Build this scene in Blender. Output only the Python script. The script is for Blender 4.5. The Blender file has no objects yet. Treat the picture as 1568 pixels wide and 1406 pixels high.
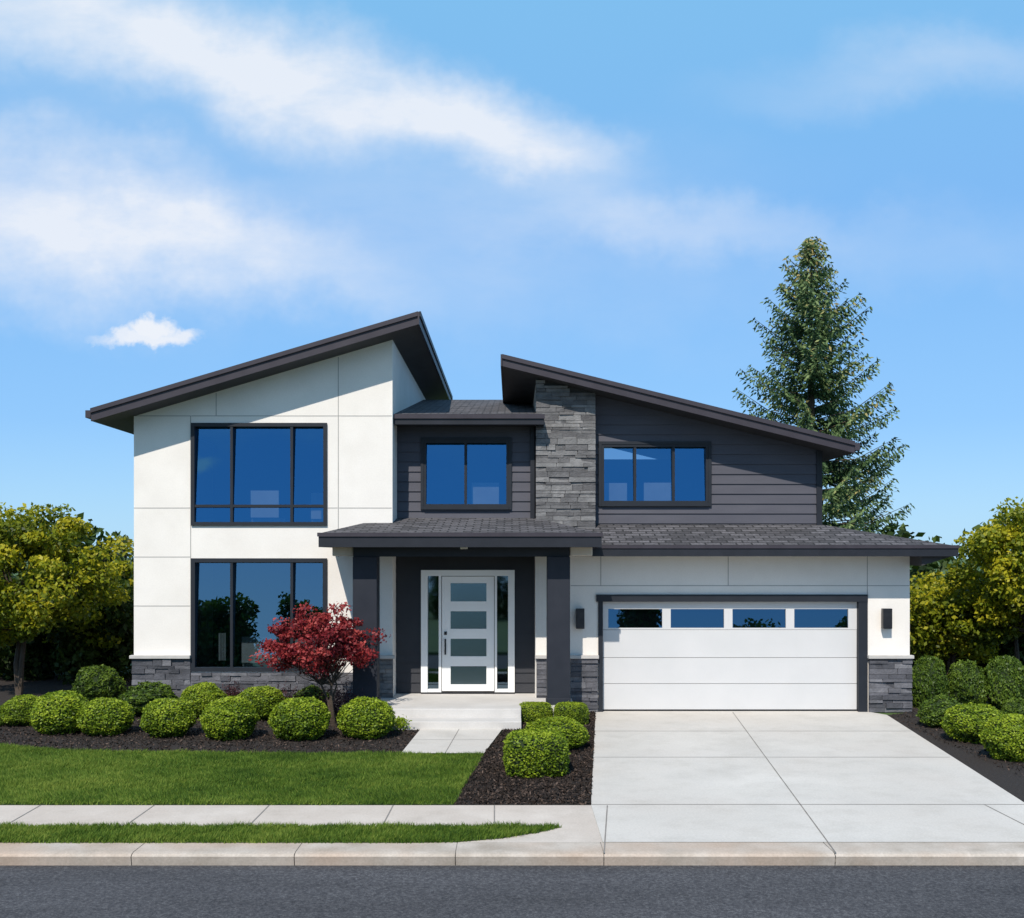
import bpy, math, random
import numpy as np
from mathutils import Vector
random.seed(7); rng=np.random.default_rng(7)
sc=bpy.context.scene
F=1570.0; H=3.06; CX=784.0; HY=850.0
# survey helpers: facade / ground measurements (photo units) -> metres
def X(p,d): return (p-CX)/F*d
def Z(p,d): return H-(p-HY)/F*d
def G(px,py):
    d=H*F/(py-HY); return ((px-CX)/F*d,d)

# ------------------------------------------------------------------ materials
def new_mat(name):
    m=bpy.data.materials.new(name); m.use_nodes=True
    nt=m.node_tree; b=nt.nodes['Principled BSDF']; return m,nt,b
def lnk(nt,a,b): nt.links.new(a,b)
def ramp(nt,fac,stops):
    r=nt.nodes.new('ShaderNodeValToRGB'); e=r.color_ramp.elements
    while len(e)<len(stops): e.new(0.5)
    for i,(p,c) in enumerate(stops):
        e[i].position=p; e[i].color=(c[0],c[1],c[2],1)
    lnk(nt,fac,r.inputs[0]); return r.outputs[0]
def noise(nt,scale,detail=4,rough=.55,vec=None,coord='Object',stretch=None):
    n=nt.nodes.new('ShaderNodeTexNoise'); n.inputs['Scale'].default_value=scale
    n.inputs['Detail'].default_value=detail; n.inputs['Roughness'].default_value=rough
    t=nt.nodes.new('ShaderNodeTexCoord'); o=t.outputs[coord]
    if stretch:
        mp=nt.nodes.new('ShaderNodeMapping'); mp.inputs['Scale'].default_value=stretch
        lnk(nt,o,mp.inputs[0]); o=mp.outputs[0]
    lnk(nt,o,n.inputs['Vector']); return n.outputs['Fac']
def mixc(nt,fac,a,b,mode='MIX'):
    m=nt.nodes.new('ShaderNodeMix'); m.data_type='RGBA'; m.blend_type=mode
    for s,v in ((m.inputs[0],fac),(m.inputs[6],a),(m.inputs[7],b)):
        if hasattr(v,'links'): lnk(nt,v,s)
        elif isinstance(v,(int,float)): s.default_value=v
        else: s.default_value=(v[0],v[1],v[2],1)
    return m.outputs[2]
def surf(name,c1,c2,scale=3,rough=.8,bump=0.0,bscale=60,bdist=.01,scale2=None,c3=None,stretch=None,spec=.5,metal=0,speck=0,stain=0):
    m,nt,b=new_mat(name)
    col=ramp(nt,noise(nt,scale,5,stretch=stretch),[(.3,c1),(.7,c2)])
    if c3 is not None:
        f=ramp(nt,noise(nt,scale2,3),[(.42,(0,0,0)),(.68,(1,1,1))])
        col=mixc(nt,f,col,c3)
    if speck:
        col=mixc(nt,1.0,col,ramp(nt,noise(nt,38,4,.75),[(.3,(1-speck,)*3),(.7,(1+speck,)*3)]),'MULTIPLY')
    if stain:
        col=mixc(nt,1.0,col,ramp(nt,noise(nt,1.7,7,.7),[(.30,(1-stain,1-stain*1.05,1-stain*1.15)),(.52,(1,1,1))]),'MULTIPLY')
    lnk(nt,col,b.inputs['Base Color'])
    b.inputs['Roughness'].default_value=rough; b.inputs['Specular IOR Level'].default_value=spec
    b.inputs['Metallic'].default_value=metal
    if bump>0:
        bn=nt.nodes.new('ShaderNodeBump'); bn.inputs['Strength'].default_value=bump; bn.inputs['Distance'].default_value=bdist
        lnk(nt,noise(nt,bscale,4),bn.inputs['Height']); lnk(nt,bn.outputs[0],b.inputs['Normal'])
    return m
def attr_mat(name,stops,rough=.6,trans=0.0,nscale=None,bump=0,bscale=30,spec=.3):
    m,nt,b=new_mat(name)
    a=nt.nodes.new('ShaderNodeAttribute'); a.attribute_name='v'
    col=ramp(nt,a.outputs['Fac'],stops)
    if nscale:
        f=noise(nt,nscale,4); col=mixc(nt,1.0,col,ramp(nt,f,[(.25,(.72,.72,.72)),(.75,(1.25,1.25,1.25))]),'MULTIPLY')
    lnk(nt,col,b.inputs['Base Color']); b.inputs['Roughness'].default_value=rough
    b.inputs['Specular IOR Level'].default_value=spec
    if bump:
        bn=nt.nodes.new('ShaderNodeBump'); bn.inputs['Strength'].default_value=bump; bn.inputs['Distance'].default_value=.02
        lnk(nt,noise(nt,bscale,5),bn.inputs['Height']); lnk(nt,bn.outputs[0],b.inputs['Normal'])
    if trans>0:
        t=nt.nodes.new('ShaderNodeBsdfTranslucent'); lnk(nt,col,t.inputs[0])
        mx=nt.nodes.new('ShaderNodeMixShader'); mx.inputs[0].default_value=trans
        lnk(nt,b.outputs[0],mx.inputs[1]); lnk(nt,t.outputs[0],mx.inputs[2])
        lnk(nt,mx.outputs[0],nt.nodes['Material Output'].inputs[0])
    return m
M={}
M['stucco']=surf('white_stucco',(.74,.70,.655),(.81,.77,.725),1.2,.9,.5,90,.006,spec=.2,speck=.04,stain=.03)
M['joint']=surf('joint_grey',(.27,.26,.25),(.34,.33,.32),4,.8)
M['dark']=surf('dark_paint',(.014,.016,.022),(.02,.022,.030),3,.5,spec=.3)
M['column']=surf('column_paint',(.015,.018,.027),(.021,.024,.034),3,.6,spec=.3)
M['fascia']=surf('fascia_paint',(.036,.031,.040),(.048,.042,.053),3,.5,spec=.3)
M['soffit']=surf('soffit_paint',(.032,.030,.033),(.042,.04,.042),3,.7)
M['siding']=surf('siding_paint',(.068,.068,.086),(.084,.083,.102),2.0,.65,.2,60,.003,stretch=(.5,1,2),spec=.3,speck=.05)
M['siding2']=surf('entry_siding_paint',(.017,.018,.024),(.023,.024,.030),2.5,.6)
M['frame']=surf('window_frame',(.014,.017,.024),(.018,.022,.03),3,.55,spec=.3)
M['white']=surf('white_paint',(.88,.87,.85),(.90,.89,.87),2,.45)
M['gdoor']=surf('garage_door_paint',(.55,.55,.555),(.59,.585,.59),1.2,.6,.1,200,.002,spec=.2,speck=.015)
M['cap']=surf('stone_cap',(.44,.42,.40),(.52,.5,.48),6,.8,.2,60)
M['cream']=surf('cream_beam',(.55,.47,.38),(.6,.52,.43),4,.6)
M['metal']=surf('dark_metal',(.03,.03,.035),(.045,.045,.05),8,.35,metal=.6)
M['inner']=surf('interior_wall',(.16,.16,.16),(.22,.215,.205),1,.9)
M['curtain']=surf('curtain',(.55,.55,.53),(.65,.65,.63),3,.9)
M['conc']=surf('driveway_concrete',(.49,.465,.43),(.60,.57,.53),.9,.9,.3,90,.004,scale2=.45,c3=(.51,.475,.435),spec=.2,speck=.09,stain=.10)
M['conc2']=surf('sidewalk_concrete',(.45,.395,.345),(.57,.51,.455),1.3,.9,.3,90,.004,scale2=.5,c3=(.50,.435,.38),spec=.2,speck=.10,stain=.12)
M['curb']=surf('curb_concrete',(.36,.31,.26),(.53,.475,.42),2.2,.9,.4,70,.006,scale2=.8,c3=(.44,.345,.275),spec=.2,speck=.13,stain=.18)
M['cjoint']=surf('concrete_joint',(.17,.155,.14),(.26,.24,.22),5,.9)
M['step']=surf('step_concrete',(.50,.48,.46),(.58,.56,.54),2,.85,.2,80,.004,speck=.05)
M['stone']=attr_mat('ledger_stone',[(0,(.105,.102,.106)),(.5,(.16,.157,.16)),(1,(.225,.22,.22))],.9,0,7,.8,28)
M['stoned']=attr_mat('ledger_stone_dark',[(0,(.065,.067,.078)),(.5,(.11,.11,.125)),(1,(.165,.165,.18))],.9,0,7,.8,28)
# shingles
m,nt,b=new_mat('roof_shingles')
br=nt.nodes.new('ShaderNodeTexBrick'); tc=nt.nodes.new('ShaderNodeTexCoord'); lnk(nt,tc.outputs['Object'],br.inputs[0])
br.inputs['Scale'].default_value=1.7; br.inputs['Color1'].default_value=(.045,.043,.048,1); br.inputs['Color2'].default_value=(.115,.11,.12,1)
br.inputs['Mortar'].default_value=(.018,.018,.02,1); br.inputs['Mortar Size'].default_value=.03
col=mixc(nt,1.0,br.outputs[0],ramp(nt,noise(nt,26,4,.7),[(.3,(.45,.45,.45)),(.7,(1.55,1.55,1.55))]),'MULTIPLY')
lnk(nt,col,b.inputs['Base Color']); b.inputs['Roughness'].default_value=.95; M['shingle']=m
# asphalt
m,nt,b=new_mat('asphalt')
c1=ramp(nt,noise(nt,36,7,.88),[(.38,(.022,.022,.026)),(.5,(.056,.056,.062)),(.63,(.135,.135,.14))])
c2=mixc(nt,1.0,c1,ramp(nt,noise(nt,.7,4,stretch=(.4,2.2,1)),[(.3,(.82,.82,.82)),(.7,(1.22,1.22,1.22))]),'MULTIPLY')
lnk(nt,c2,b.inputs['Base Color']); b.inputs['Roughness'].default_value=.9; b.inputs['Specular IOR Level'].default_value=.25
bn=nt.nodes.new('ShaderNodeBump'); bn.inputs['Strength'].default_value=.7; bn.inputs['Distance'].default_value=.01
lnk(nt,noise(nt,60,4),bn.inputs['Height']); lnk(nt,bn.outputs[0],b.inputs['Normal']); M['asphalt']=m
M['mulch']=surf('mulch',(.010,.007,.006),(.035,.025,.020),28,.95,1.0,45,.03)
M['chip']=attr_mat('mulch_chips',[(0,(.012,.008,.006)),(.6,(.045,.03,.023)),(1,(.13,.09,.07))],.9)
M['soilgrass']=surf('lawn_base',(.04,.08,.012),(.08,.135,.02),1.6,.95,.8,80,.02,scale2=9,c3=(.05,.10,.014))
M['blade']=attr_mat('grass_blades',[(0,(.035,.08,.012)),(.5,(.115,.20,.024)),(1,(.27,.33,.06))],.6,.3,spec=.15)
M['field']=surf('far_grass',(.04,.08,.015),(.07,.12,.02),.3,.95)
M['bark']=surf('bark',(.04,.028,.02),(.09,.065,.045),8,.95,.8,25,.02,stretch=(1,1,.2))
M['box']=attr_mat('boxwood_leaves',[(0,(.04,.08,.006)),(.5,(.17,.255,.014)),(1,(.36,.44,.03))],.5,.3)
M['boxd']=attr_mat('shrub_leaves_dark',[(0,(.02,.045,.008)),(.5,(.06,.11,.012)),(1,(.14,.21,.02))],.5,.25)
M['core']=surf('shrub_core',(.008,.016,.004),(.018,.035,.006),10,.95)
M['leafy']=attr_mat('tree_leaves_yellowgreen',[(0,(.035,.06,.005)),(.5,(.18,.22,.010)),(1,(.50,.44,.02))],.5,.4)
M['leafd']=attr_mat('tree_leaves_dark',[(0,(.010,.022,.004)),(.5,(.028,.055,.007)),(1,(.07,.11,.014))],.6,.25)
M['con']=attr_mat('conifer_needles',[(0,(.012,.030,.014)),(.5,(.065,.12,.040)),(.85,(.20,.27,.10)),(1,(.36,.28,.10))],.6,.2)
M['maple']=attr_mat('maple_leaves',[(0,(.07,.006,.010)),(.5,(.24,.02,.026)),(1,(.48,.08,.07))],.5,.35)
M['purple']=attr_mat('purple_leaves',[(0,(.02,.008,.01)),(1,(.10,.03,.035))],.6,.2)
def glass(name,tint,fac,rough=.0):
    m,nt,b=new_mat(name)
    nt.nodes.remove(b)
    g=nt.nodes.new('ShaderNodeBsdfGlossy'); g.inputs['Color'].default_value=(*tint,1); g.inputs['Roughness'].default_value=rough
    t=nt.nodes.new('ShaderNodeBsdfTransparent'); t.inputs[0].default_value=(.68,.8,.88,1)
    mx=nt.nodes.new('ShaderNodeMixShader'); mx.inputs[0].default_value=fac
    lnk(nt,t.outputs[0],mx.inputs[1]); lnk(nt,g.outputs[0],mx.inputs[2]); lnk(nt,mx.outputs[0],nt.nodes['Material Output'].inputs[0])
    return m
M['glass']=glass('window_glass',(.06,.23,.45),.62)
M['glassl']=glass('lower_window_glass',(.15,.28,.42),.62)
M['glassg']=glass('garage_window_glass',(.06,.15,.27),.75)
M['glassd']=glass('door_glass',(.14,.20,.25),.8,.03)
m,nt,b=new_mat('lamp_lens'); b.inputs['Base Color'].default_value=(.6,.58,.52,1); b.inputs['Roughness'].default_value=.3; M['lens']=m

# ------------------------------------------------------------------ mesh helpers
def build(name,parts,mats,parent=None):
    V=[];L=[];S=[];MI=[];A=[];off=0;lo=0
    for v,f,mi,a in parts:
        v=np.asarray(v,dtype=np.float32).reshape(-1,3); f=np.asarray(f,dtype=np.int32)
        if len(f)==0: continue
        k=f.shape[1]; V.append(v); L.append((f+off).ravel()); S.append(lo+np.arange(len(f))*k)
        MI.append(np.full(len(f),mi)); A.append(np.broadcast_to(np.asarray(a,dtype=np.float32),(len(v),)))
        off+=len(v); lo+=len(f)*k
    V=np.concatenate(V);L=np.concatenate(L).astype(np.int32);S=np.concatenate(S).astype(np.int32);MI=np.concatenate(MI).astype(np.int32);A=np.concatenate(A).astype(np.float32)
    me=bpy.data.meshes.new(name); me.vertices.add(len(V)); me.vertices.foreach_set('co',V.ravel())
    me.loops.add(len(L)); me.loops.foreach_set('vertex_index',L)
    me.polygons.add(len(S)); me.polygons.foreach_set('loop_start',S); me.polygons.foreach_set('material_index',MI)
    at=me.attributes.new('v','FLOAT','POINT'); at.data.foreach_set('value',A)
    for mm in mats: me.materials.append(M[mm] if isinstance(mm,str) else mm)
    me.update(calc_edges=True); me.validate()
    me.polygons.foreach_set('use_smooth',np.zeros(len(me.polygons),dtype=bool)); me.update()
    o=bpy.data.objects.new(name,me); sc.collection.objects.link(o)
    if parent: o.parent=parent
    return o
BF=[(0,3,2,1),(4,5,6,7),(0,1,5,4),(1,2,6,5),(2,3,7,6),(3,0,4,7)]
def bv(x0,x1,y0,y1,z0,z1):
    return [(x0,y0,z0),(x1,y0,z0),(x1,y1,z0),(x0,y1,z0),(x0,y0,z1),(x1,y0,z1),(x1,y1,z1),(x0,y1,z1)]
def empty(name):
    e=bpy.data.objects.new(name,None); sc.collection.objects.link(e); return e
house=empty('modern_house')
def box(name,x0,x1,y0,y1,z0,z1,mat,parent=None,bev=0):
    o=build(name,[(bv(x0,x1,y0,y1,z0,z1),BF,0,0)],[mat],parent or house)
    if bev:
        md=o.modifiers.new('b','BEVEL'); md.width=bev; md.segments=2
    return o
def prism(name,pts,y0,y1,mat,parent=None,mats2=None):
    n=len(pts); v=[(p[0],y0,p[1]) for p in pts]+[(p[0],y1,p[1]) for p in pts]
    bm=bpy.data.meshes.new(name)
    f=[tuple(range(n)),tuple(range(2*n-1,n-1,-1))]+[(i,i+n,(i+1)%n+n,(i+1)%n) for i in range(n)]
    bm.from_pydata(v,[],f); bm.update()
    import bmesh as B
    b=B.new(); b.from_mesh(bm); B.ops.recalc_face_normals(b,faces=b.faces); b.to_mesh(bm); b.free()
    bm.materials.append(M[mat])
    if mats2:
        bm.materials.append(M[mats2])
        for p in bm.polygons:
            if p.normal.z>.5: p.material_index=1
    o=bpy.data.objects.new(name,bm); sc.collection.objects.link(o); o.parent=parent or house; return o
def poly(name,verts,faces,mat,parent=None):
    me=bpy.data.meshes.new(name); me.from_pydata(verts,[],faces); me.update(); me.materials.append(M[mat])
    o=bpy.data.objects.new(name,me); sc.collection.objects.link(o)
    if parent: o.parent=parent
    return o
def sheet(name,pts,z,mat,parent=None):
    import bmesh as B
    b=B.new(); f=b.faces.new([b.verts.new((p[0],p[1],z)) for p in pts]); f.normal_update()
    if f.normal.z<0: f.normal_flip()
    B.ops.triangulate(b,faces=b.faces[:]); me=bpy.data.meshes.new(name); b.to_mesh(me); b.free(); me.materials.append(M[mat])
    o=bpy.data.objects.new(name,me); sc.collection.objects.link(o)
    if parent: o.parent=parent
    return o
def strips(name,lines,z,w,mat,parent=None):
    parts=[]
    for (a,c) in lines:
        a=np.array(a);c=np.array(c);d=(c-a)/np.linalg.norm(c-a);n=np.array([-d[1],d[0]])*w/2
        q=[a+n,c+n,c-n,a-n]; parts.append(([(p[0],p[1],z) for p in q],[(3,2,1,0)],0,0))
    return build(name,parts,[mat],parent)

# ------------------------------------------------------------------ windows
def window(name,x0,x1,z0,z1,y,mx=(),tz=(),fw=.07,tilt=3.4,gmat='glass',proud=.04,trim=0):
    parts=[];yf=y-proud;yb=y+.17
    def b(a,c,d,e,ya=yf,yc=yb): parts.append((bv(a,c,ya,yc,d,e),BF,0,0))
    b(x0,x0+fw,z0,z1); b(x1-fw,x1,z0,z1); b(x0+fw,x1-fw,z0,z0+fw); b(x0+fw,x1-fw,z1-fw,z1)
    xs=[x0+fw]+[v for v in mx]+[x1-fw]; zs=[z0+fw]+list(tz)+[z1-fw]
    mw=.026
    for v in mx: b(v-mw,v+mw,z0+fw,z1-fw,yf+.01,yb)
    for i in range(len(xs)-1):
        a=xs[i]+(mw if i else 0); c=xs[i+1]-(mw if i<len(xs)-2 else 0)
        for t in tz: b(a,c,t-mw,t+mw,yf+.013,yb)
    if trim:
        tt=trim
        b(x0-tt,x0,z0-tt,z1+tt,yf-.012,y+.02); b(x1,x1+tt,z0-tt,z1+tt,yf-.012,y+.02)
        b(x0,x1,z1,z1+tt,yf-.012,y+.02); b(x0-.0,x1+.0,z0-tt,z0,yf-.03,y+.02)
    for i in range(len(xs)-1):
        for j in range(len(zs)-1):
            a,c=xs[i],xs[i+1]; d,e=zs[j],zs[j+1]
            tl=math.tan(math.radians(tilt+random.uniform(-.25,.25)))*(e-d); yw=math.tan(math.radians(random.uniform(-.35,.35)))*(c-a)
            yy=y+.012
            parts.append(([(a,yy,d),(c,yy+yw+.0,d),(c,yy+yw+tl,e),(a,yy+tl,e)],[(0,1,2,3)],1,0))
    return build(name,parts,['frame',gmat],house)

# ------------------------------------------------------------------ left wing
ra=(X(140,19.4),Z(628,19.4)); rb=(X(640,19.4),Z(480,19.4)); sL=(rb[1]-ra[1])/(rb[0]-ra[0])
def rL(x): return ra[1]+sL*(x-ra[0])
TH=.21
XL=X(205,20); XR=X(601,20); W0=X(293,20); W1=X(501,20)
def wallpiece(name,x0,x1,z0,z1=None):
    if z1 is None: pts=[(x0,z0),(x1,z0),(x1,rL(x1)-.1),(x0,rL(x0)-.1)]
    else: pts=[(x0,z0),(x1,z0),(x1,z1),(x0,z1)]
    prism(name,pts,20,20.2,'stucco')
wallpiece('wall_front_a',XL,W0,0); wallpiece('wall_front_b',W1,XR,0)
wallpiece('wall_front_c',W0,W1,Z(855,20),Z(805,20)); wallpiece('wall_front_d',W0,W1,Z(648,20)); wallpiece('wall_front_e',W0,W1,0,Z(1028,20))
box('wall_side_left',XL,XL+.2,20.2,29,0,rL(XL)-.08,'stucco'); box('wall_side_right',XR-.2,XR,20.2,29,0,rL(XR-.2)-.08,'stucco')
prism('wall_back',[(XL+.2,0),(XR-.2,0),(XR-.2,rL(XR-.2)-.1),(XL+.2,rL(XL+.2)-.1)],28.8,29,'stucco')
box('floor_upper',XL+.2,XR-.2,20.2,28.8,3.0,3.3,'inner'); box('floor_lower',XL+.2,XR-.2,20.2,28.8,.02,.3,'inner')
box('partition',XL+.2,XR-.2,24.6,24.7,.3,6.2,'inner'); box('ceiling_upper',XL+.2,XR-.2,20.21,24.6,5.72,5.8,'inner')
prism('roof_left',[ra,rb,(rb[0],rb[1]-TH),(ra[0],ra[1]-TH)],19.4,29.7,'soffit',mats2='shingle')
def rake(name,f,x0,x1,y,th):
    prism(name+'_lower',[(x0,f(x0)-.005),(x1,f(x1)-.005),(x1,f(x1)-th-.005),(x0,f(x0)-th-.005)],y-.03,y-.001,'fascia')
    prism(name+'_drip',[(x0,f(x0)+.025),(x1,f(x1)+.025),(x1,f(x1)-.06),(x0,f(x0)-.06)],y-.065,y-.0305,'fascia')
rake('rake_left',rL,ra[0],rb[0],19.4,TH)
box('fascia_high_left',rb[0]+.001,rb[0]+.03,19.34,29.72,rb[1]-TH-.01,rb[1]+.02,'fascia')
box('fascia_high_left_drip',rb[0]+.031,rb[0]+.06,19.335,29.73,rb[1]-.07,rb[1]+.025,'dark')
box('gutter_left',ra[0]-.1,ra[0]-.001,19.36,29.7,ra[1]-.15,ra[1]-.01,'fascia')
# stucco joints
J=[]
def vj(px,py0,py1,d=20,w=.013): 
    x=X(px,d);J.append((bv(x-w/2,x+w/2,d-.004,d,min(Z(py0,d),Z(py1,d)),max(Z(py0,d),Z(py1,d))),BF,0,0))
def hj(py,px0,px1,d=20,w=.013):
    z=Z(py,d);J.append((bv(X(px0,d),X(px1,d),d-.003,d,z-w/2,z+w/2),BF,0,0))
vj(292,637,1004); vj(331,602,637); vj(518,547,853)
hj(637,205,292); hj(637,293,600)
for p in (778,): hj(p,205,291); hj(p,502,517); hj(p,519,600)
for p in (853,928): hj(p,205,291)
hj(928,519,540)
for px in (920,1115,1328): vj(px,852,897)
hj(897,874,1392); vj(1328,897,1004)
build('wall_joints',J,['joint'],house)
window('window_upper_left',W0,W1,Z(805,20),Z(648,20),20,[X(355,20),X(447,20)],[Z(775,20)],.07)
window('window_lower_left',W0,W1,Z(1028,20),Z(855,20),20,[X(355,20),X(447,20)],[],.08,tilt=2.9,gmat='glassl')
# interior bits
cur=[]
for (a,c) in ((-5.87,-5.72),):
    n=14;xs=np.linspace(a,c,n);v=[];
    for i,xx in enumerate(xs): v+= [(xx,20.5+.03*math.sin(i*1.9),.95),(xx,20.5+.03*math.sin(i*1.9),1.5)]
    cur.append((v,[(2*i,2*i+2,2*i+3,2*i+1) for i in range(n-1)],0,0))
def chair(x,y,z,s=1):
    cur.append((bv(x-.28*s,x+.28*s,y,y+.5,z+.38,z+.5),BF,0,0));cur.append((bv(x-.28*s,x+.28*s,y-.08,y-.01,z+.51,z+1.05),BF,0,0))
    for a in (-.24,.2):
        for b in (.02,.42): cur.append((bv(x+a*s,x+a*s+.04,y+b,y+b+.04,z,z+.379),BF,0,0))
chair(-4.95,20.6,3.3);chair(-3.9,21.4,3.3);chair(-5.2,21.5,.3,1.6);chair(-4.2,20.8,.3);chair(-.55,21.2,3.5);chair(3.0,21.2,3.5);chair(2.1,21.3,3.5)
build('interior_furniture',cur,['curtain'],house)

# ------------------------------------------------------------------ right wing roof
qa=(X(769,20.1),Z(545,20.1)); qb=(X(1308,20.1),Z(678,20.1)); sR=(qb[1]-qa[1])/(qb[0]-qa[0])
def rR(x): return qa[1]+sR*(x-qa[0])
prism('roof_right',[qa,qb,(qb[0],qb[1]-.2),(qa[0],qa[1]-.2)],20.1,28.5,'soffit',mats2='shingle')
rake('rake_right',rR,qa[0],qb[0],20.1,.2)
box('fascia_high_right',qa[0]-.03,qa[0]-.001,20.04,28.5,qa[1]-.21,qa[1]+.02,'fascia')
box('gutter_right',qb[0]+.001,qb[0]+.1,20.06,28.5,qb[1]-.15,qb[1]-.01,'fascia')

# ------------------------------------------------------------------ siding
def siding(name,x0,x1,z0,z1,y,mat,openings=(),top=None,bh=.2):
    parts=[];zz=z0
    def xe(z):
        if not top: return x1
        x=x1
        while x>x0 and top(x)<z: x-=.01
        return x
    while zz<z1-1e-4:
        zt=min(zz+bh,z1)
        cuts=sorted({zz,zt}|{o[2] for o in openings if zz<o[2]<zt}|{o[3] for o in openings if zz<o[3]<zt})
        for a,b in zip(cuts[:-1],cuts[1:]):
            if b-a<.004: continue
            mid=(a+b)/2; iv=[(x0,xe(a),xe(b))]
            for o in openings:
                if o[2]<mid<o[3]:
                    n=[]
                    for i in iv:
                        if o[0]>i[0]: n.append((i[0],min(o[0],i[1]),min(o[0],i[2])))
                        if o[1]<i[1]: n.append((max(o[1],i[0]),i[1],max(i[2],o[1])))
                    iv=n
            for i in iv:
                if i[1]-i[0]<.01: continue
                ya=y-.006-.024*(1-(a-zz)/bh); yb=y-.006-.024*(1-(b-zz)/bh)
                v=[(i[0],ya,a),(i[1],ya,a),(i[2],yb,b),(i[0],yb,b),(i[0],y,a),(i[1],y,a),(i[2],y,b),(i[0],y,b)]
                parts.append((v,[(0,1,2,3),(4,5,1,0),(3,2,6,7),(0,3,7,4),(1,5,6,2)],0,random.random()))
        zz=zt
    return build(name,parts,[mat],house)
def backing(name,x0,x1,z0,z1,y,mat,o,top=None,th=.15):
    ya,yb=y,y+th
    ps=[[(x0,z0),(o[0],z0),(o[0],z1 if not top else top(o[0])),(x0,z1 if not top else top(x0))],
        [(o[1],z0),(x1,z0),(x1,z1 if not top else top(x1)),(o[1],z1 if not top else top(o[1]))],
        [(o[0],z0),(o[1],z0),(o[1],o[2]),(o[0],o[2])],
        [(o[0],o[3]),(o[1],o[3]),(o[1],z1 if not top else top(o[1])),(o[0],z1 if not top else top(o[0]))]]
    for i,p in enumerate(ps): 
        if abs(p[0][1]-p[-1][1])>.01 : prism(name+'_%d'%i,p,ya,yb,mat)
# right upper wall
yr=20.8; sx0=X(912,20.5); sx1=X(1257,yr)
ro=(X(921,yr),X(1084,yr),Z(771,yr),Z(681,yr))
topR=lambda x:rR(x)-.12
backing('wall_right_upper',sx0-.1,sx1,3.3,None,yr,'siding',ro,topR)
siding('siding_right',sx0-.05,sx1-.1,3.5,6.6,yr,'siding',[ro],lambda x:rR(x)-.15)
box('corner_board_right',sx1-.1,sx1+.015,yr-.045,yr+.1,3.55,rR(sx1)-.19,'dark')
window('window_upper_right',ro[0],ro[1],ro[2],ro[3],yr-.01,[X(972,yr),X(1031,yr)],[],.05,trim=.06)
box('wall_right_side',sx1-.15,sx1,yr+.15,28,3.3,rR(sx1)-.1,'siding')
box('wall_right_inner',.49,.64,yr+.15,28,3.3,rR(.64)-.1,'stucco')
box('room_back_right',.64,sx1-.15,24,24.1,3.3,5.3,'inner'); box('room_floor_right',.64,sx1-.15,yr+.15,24,3.3,3.5,'inner')
# mid upper wall
ym=20.8; mx0=XR; mx1=X(822,ym)
mo=(X(649,ym),X(779,ym),Z(776,ym),Z(675,ym))
zt=Z(640,ym)
backing('wall_mid_upper',mx0,mx1,3.3,zt+.1,ym,'siding',mo)
siding('siding_mid',mx0,mx1-.0,3.55,zt,ym,'siding',[mo])
window('window_mid',mo[0],mo[1],mo[2],mo[3],ym-.01,[X(713,ym)],[],.05,trim=.06)
box('room_back_mid',mx0,.49,24,24.1,3.3,5.8,'inner'); box('room_floor_mid',mx0,.49,ym+.15,24,3.3,3.5,'inner')
# mid roof
ez=Z(634,20.25)
x0=XR+.004;x1=.46
poly('roof_mid',[(x0,20.25,ez),(X(830,20.25),20.25,ez),(x1,27,7.15),(x0,27,7.15),(x0,28.8,6.8),(x1,28.8,6.8)],[(0,1,2,3),(3,2,5,4)],'shingle',house)
box('gutter_mid',XR-.0+.01,X(833,20.2),20.12,20.25,Z(650,20.12),Z(637,20.12),'dark')
box('gutter_mid_lip',XR+.008,X(834,20.2),20.09,20.119,Z(641,20.1),Z(635,20.1)+.01,'fascia')
box('soffit_mid',XR+.01,X(822,20.25),20.251,20.79,Z(650,20.25)+.02,Z(650,20.25)+.05,'soffit')
box('fascia_mid_end',X(822,20.2),X(833,20.2),20.26,20.49,Z(652,20.2),Z(637,20.2),'dark')
box('downspout_mid',X(812,20.7),X(819,20.7),20.68,20.75,3.6,Z(652,20.7),'dark',bev=.01)

# ------------------------------------------------------------------ ledger stone
def ledger(name,x0,x1,z0,z1,y,mat='stone',top=None,side=False,hmin=.05,hmax=.12,seed=1):
    r=random.Random(seed);parts=[(bv(x0+.01,x1-.01,y,y+.06,z0,z1 if not top else min(top(x0),top(x1))),BF,0,.1)]
    z=z0
    while z<z1-.01:
        h=min(r.uniform(hmin,hmax),z1-z)
        if z1-z-h<.03: h=z1-z
        x=x0
        while x<x1-.001:
            w=r.uniform(.16,.55)
            if x1-(x+w)<.12: w=x1-x
            zt=z+h
            if top and top(x+w)<zt+.0: zt=top(x+w)
            if zt-z>.015:
                o=r.uniform(.0,.04); j=lambda:r.uniform(-.008,.008); g=.003
                a,c=x+g,x+w-g
                v=[(a,y-o+j(),z+g+j()*.3),(c,y-o+j(),z+g+j()*.3),(c,y+.03,z+g),(a,y+.03,z+g),(a+abs(j()),y-o+j(),zt-g+j()*.3),(c-abs(j()),y-o+j(),zt-g+j()*.3),(c,y+.03,zt-g),(a,y+.03,zt-g)]
                parts.append((v,BF,0,r.random()))
            x+=w
        z+=h
    return build(name,parts,[mat],house)
ledger('stone_chimney_cladding',.475,sx0,3.45,6.75,20.5,'stone',lambda x:rR(x)-.2,seed=3)
prism('stone_chimney_core',[(.48,3.4),(sx0-.005,3.4),(sx0-.005,rR(sx0)-.15),(.48,rR(.48)-.15)],20.54,20.79,'soffit')
ledger('stone_base_left',XL-.02,W0,0,Z(1008,20),19.95,'stoned',seed=5)
ledger('stone_base_window',W0+.001,X(545,20),0,Z(1030,20),19.95,'stoned',seed=6)
ledger('stone_base_porch',X(573,20),XR+.02,0,Z(1008,20),19.95,'stone',seed=7)
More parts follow.
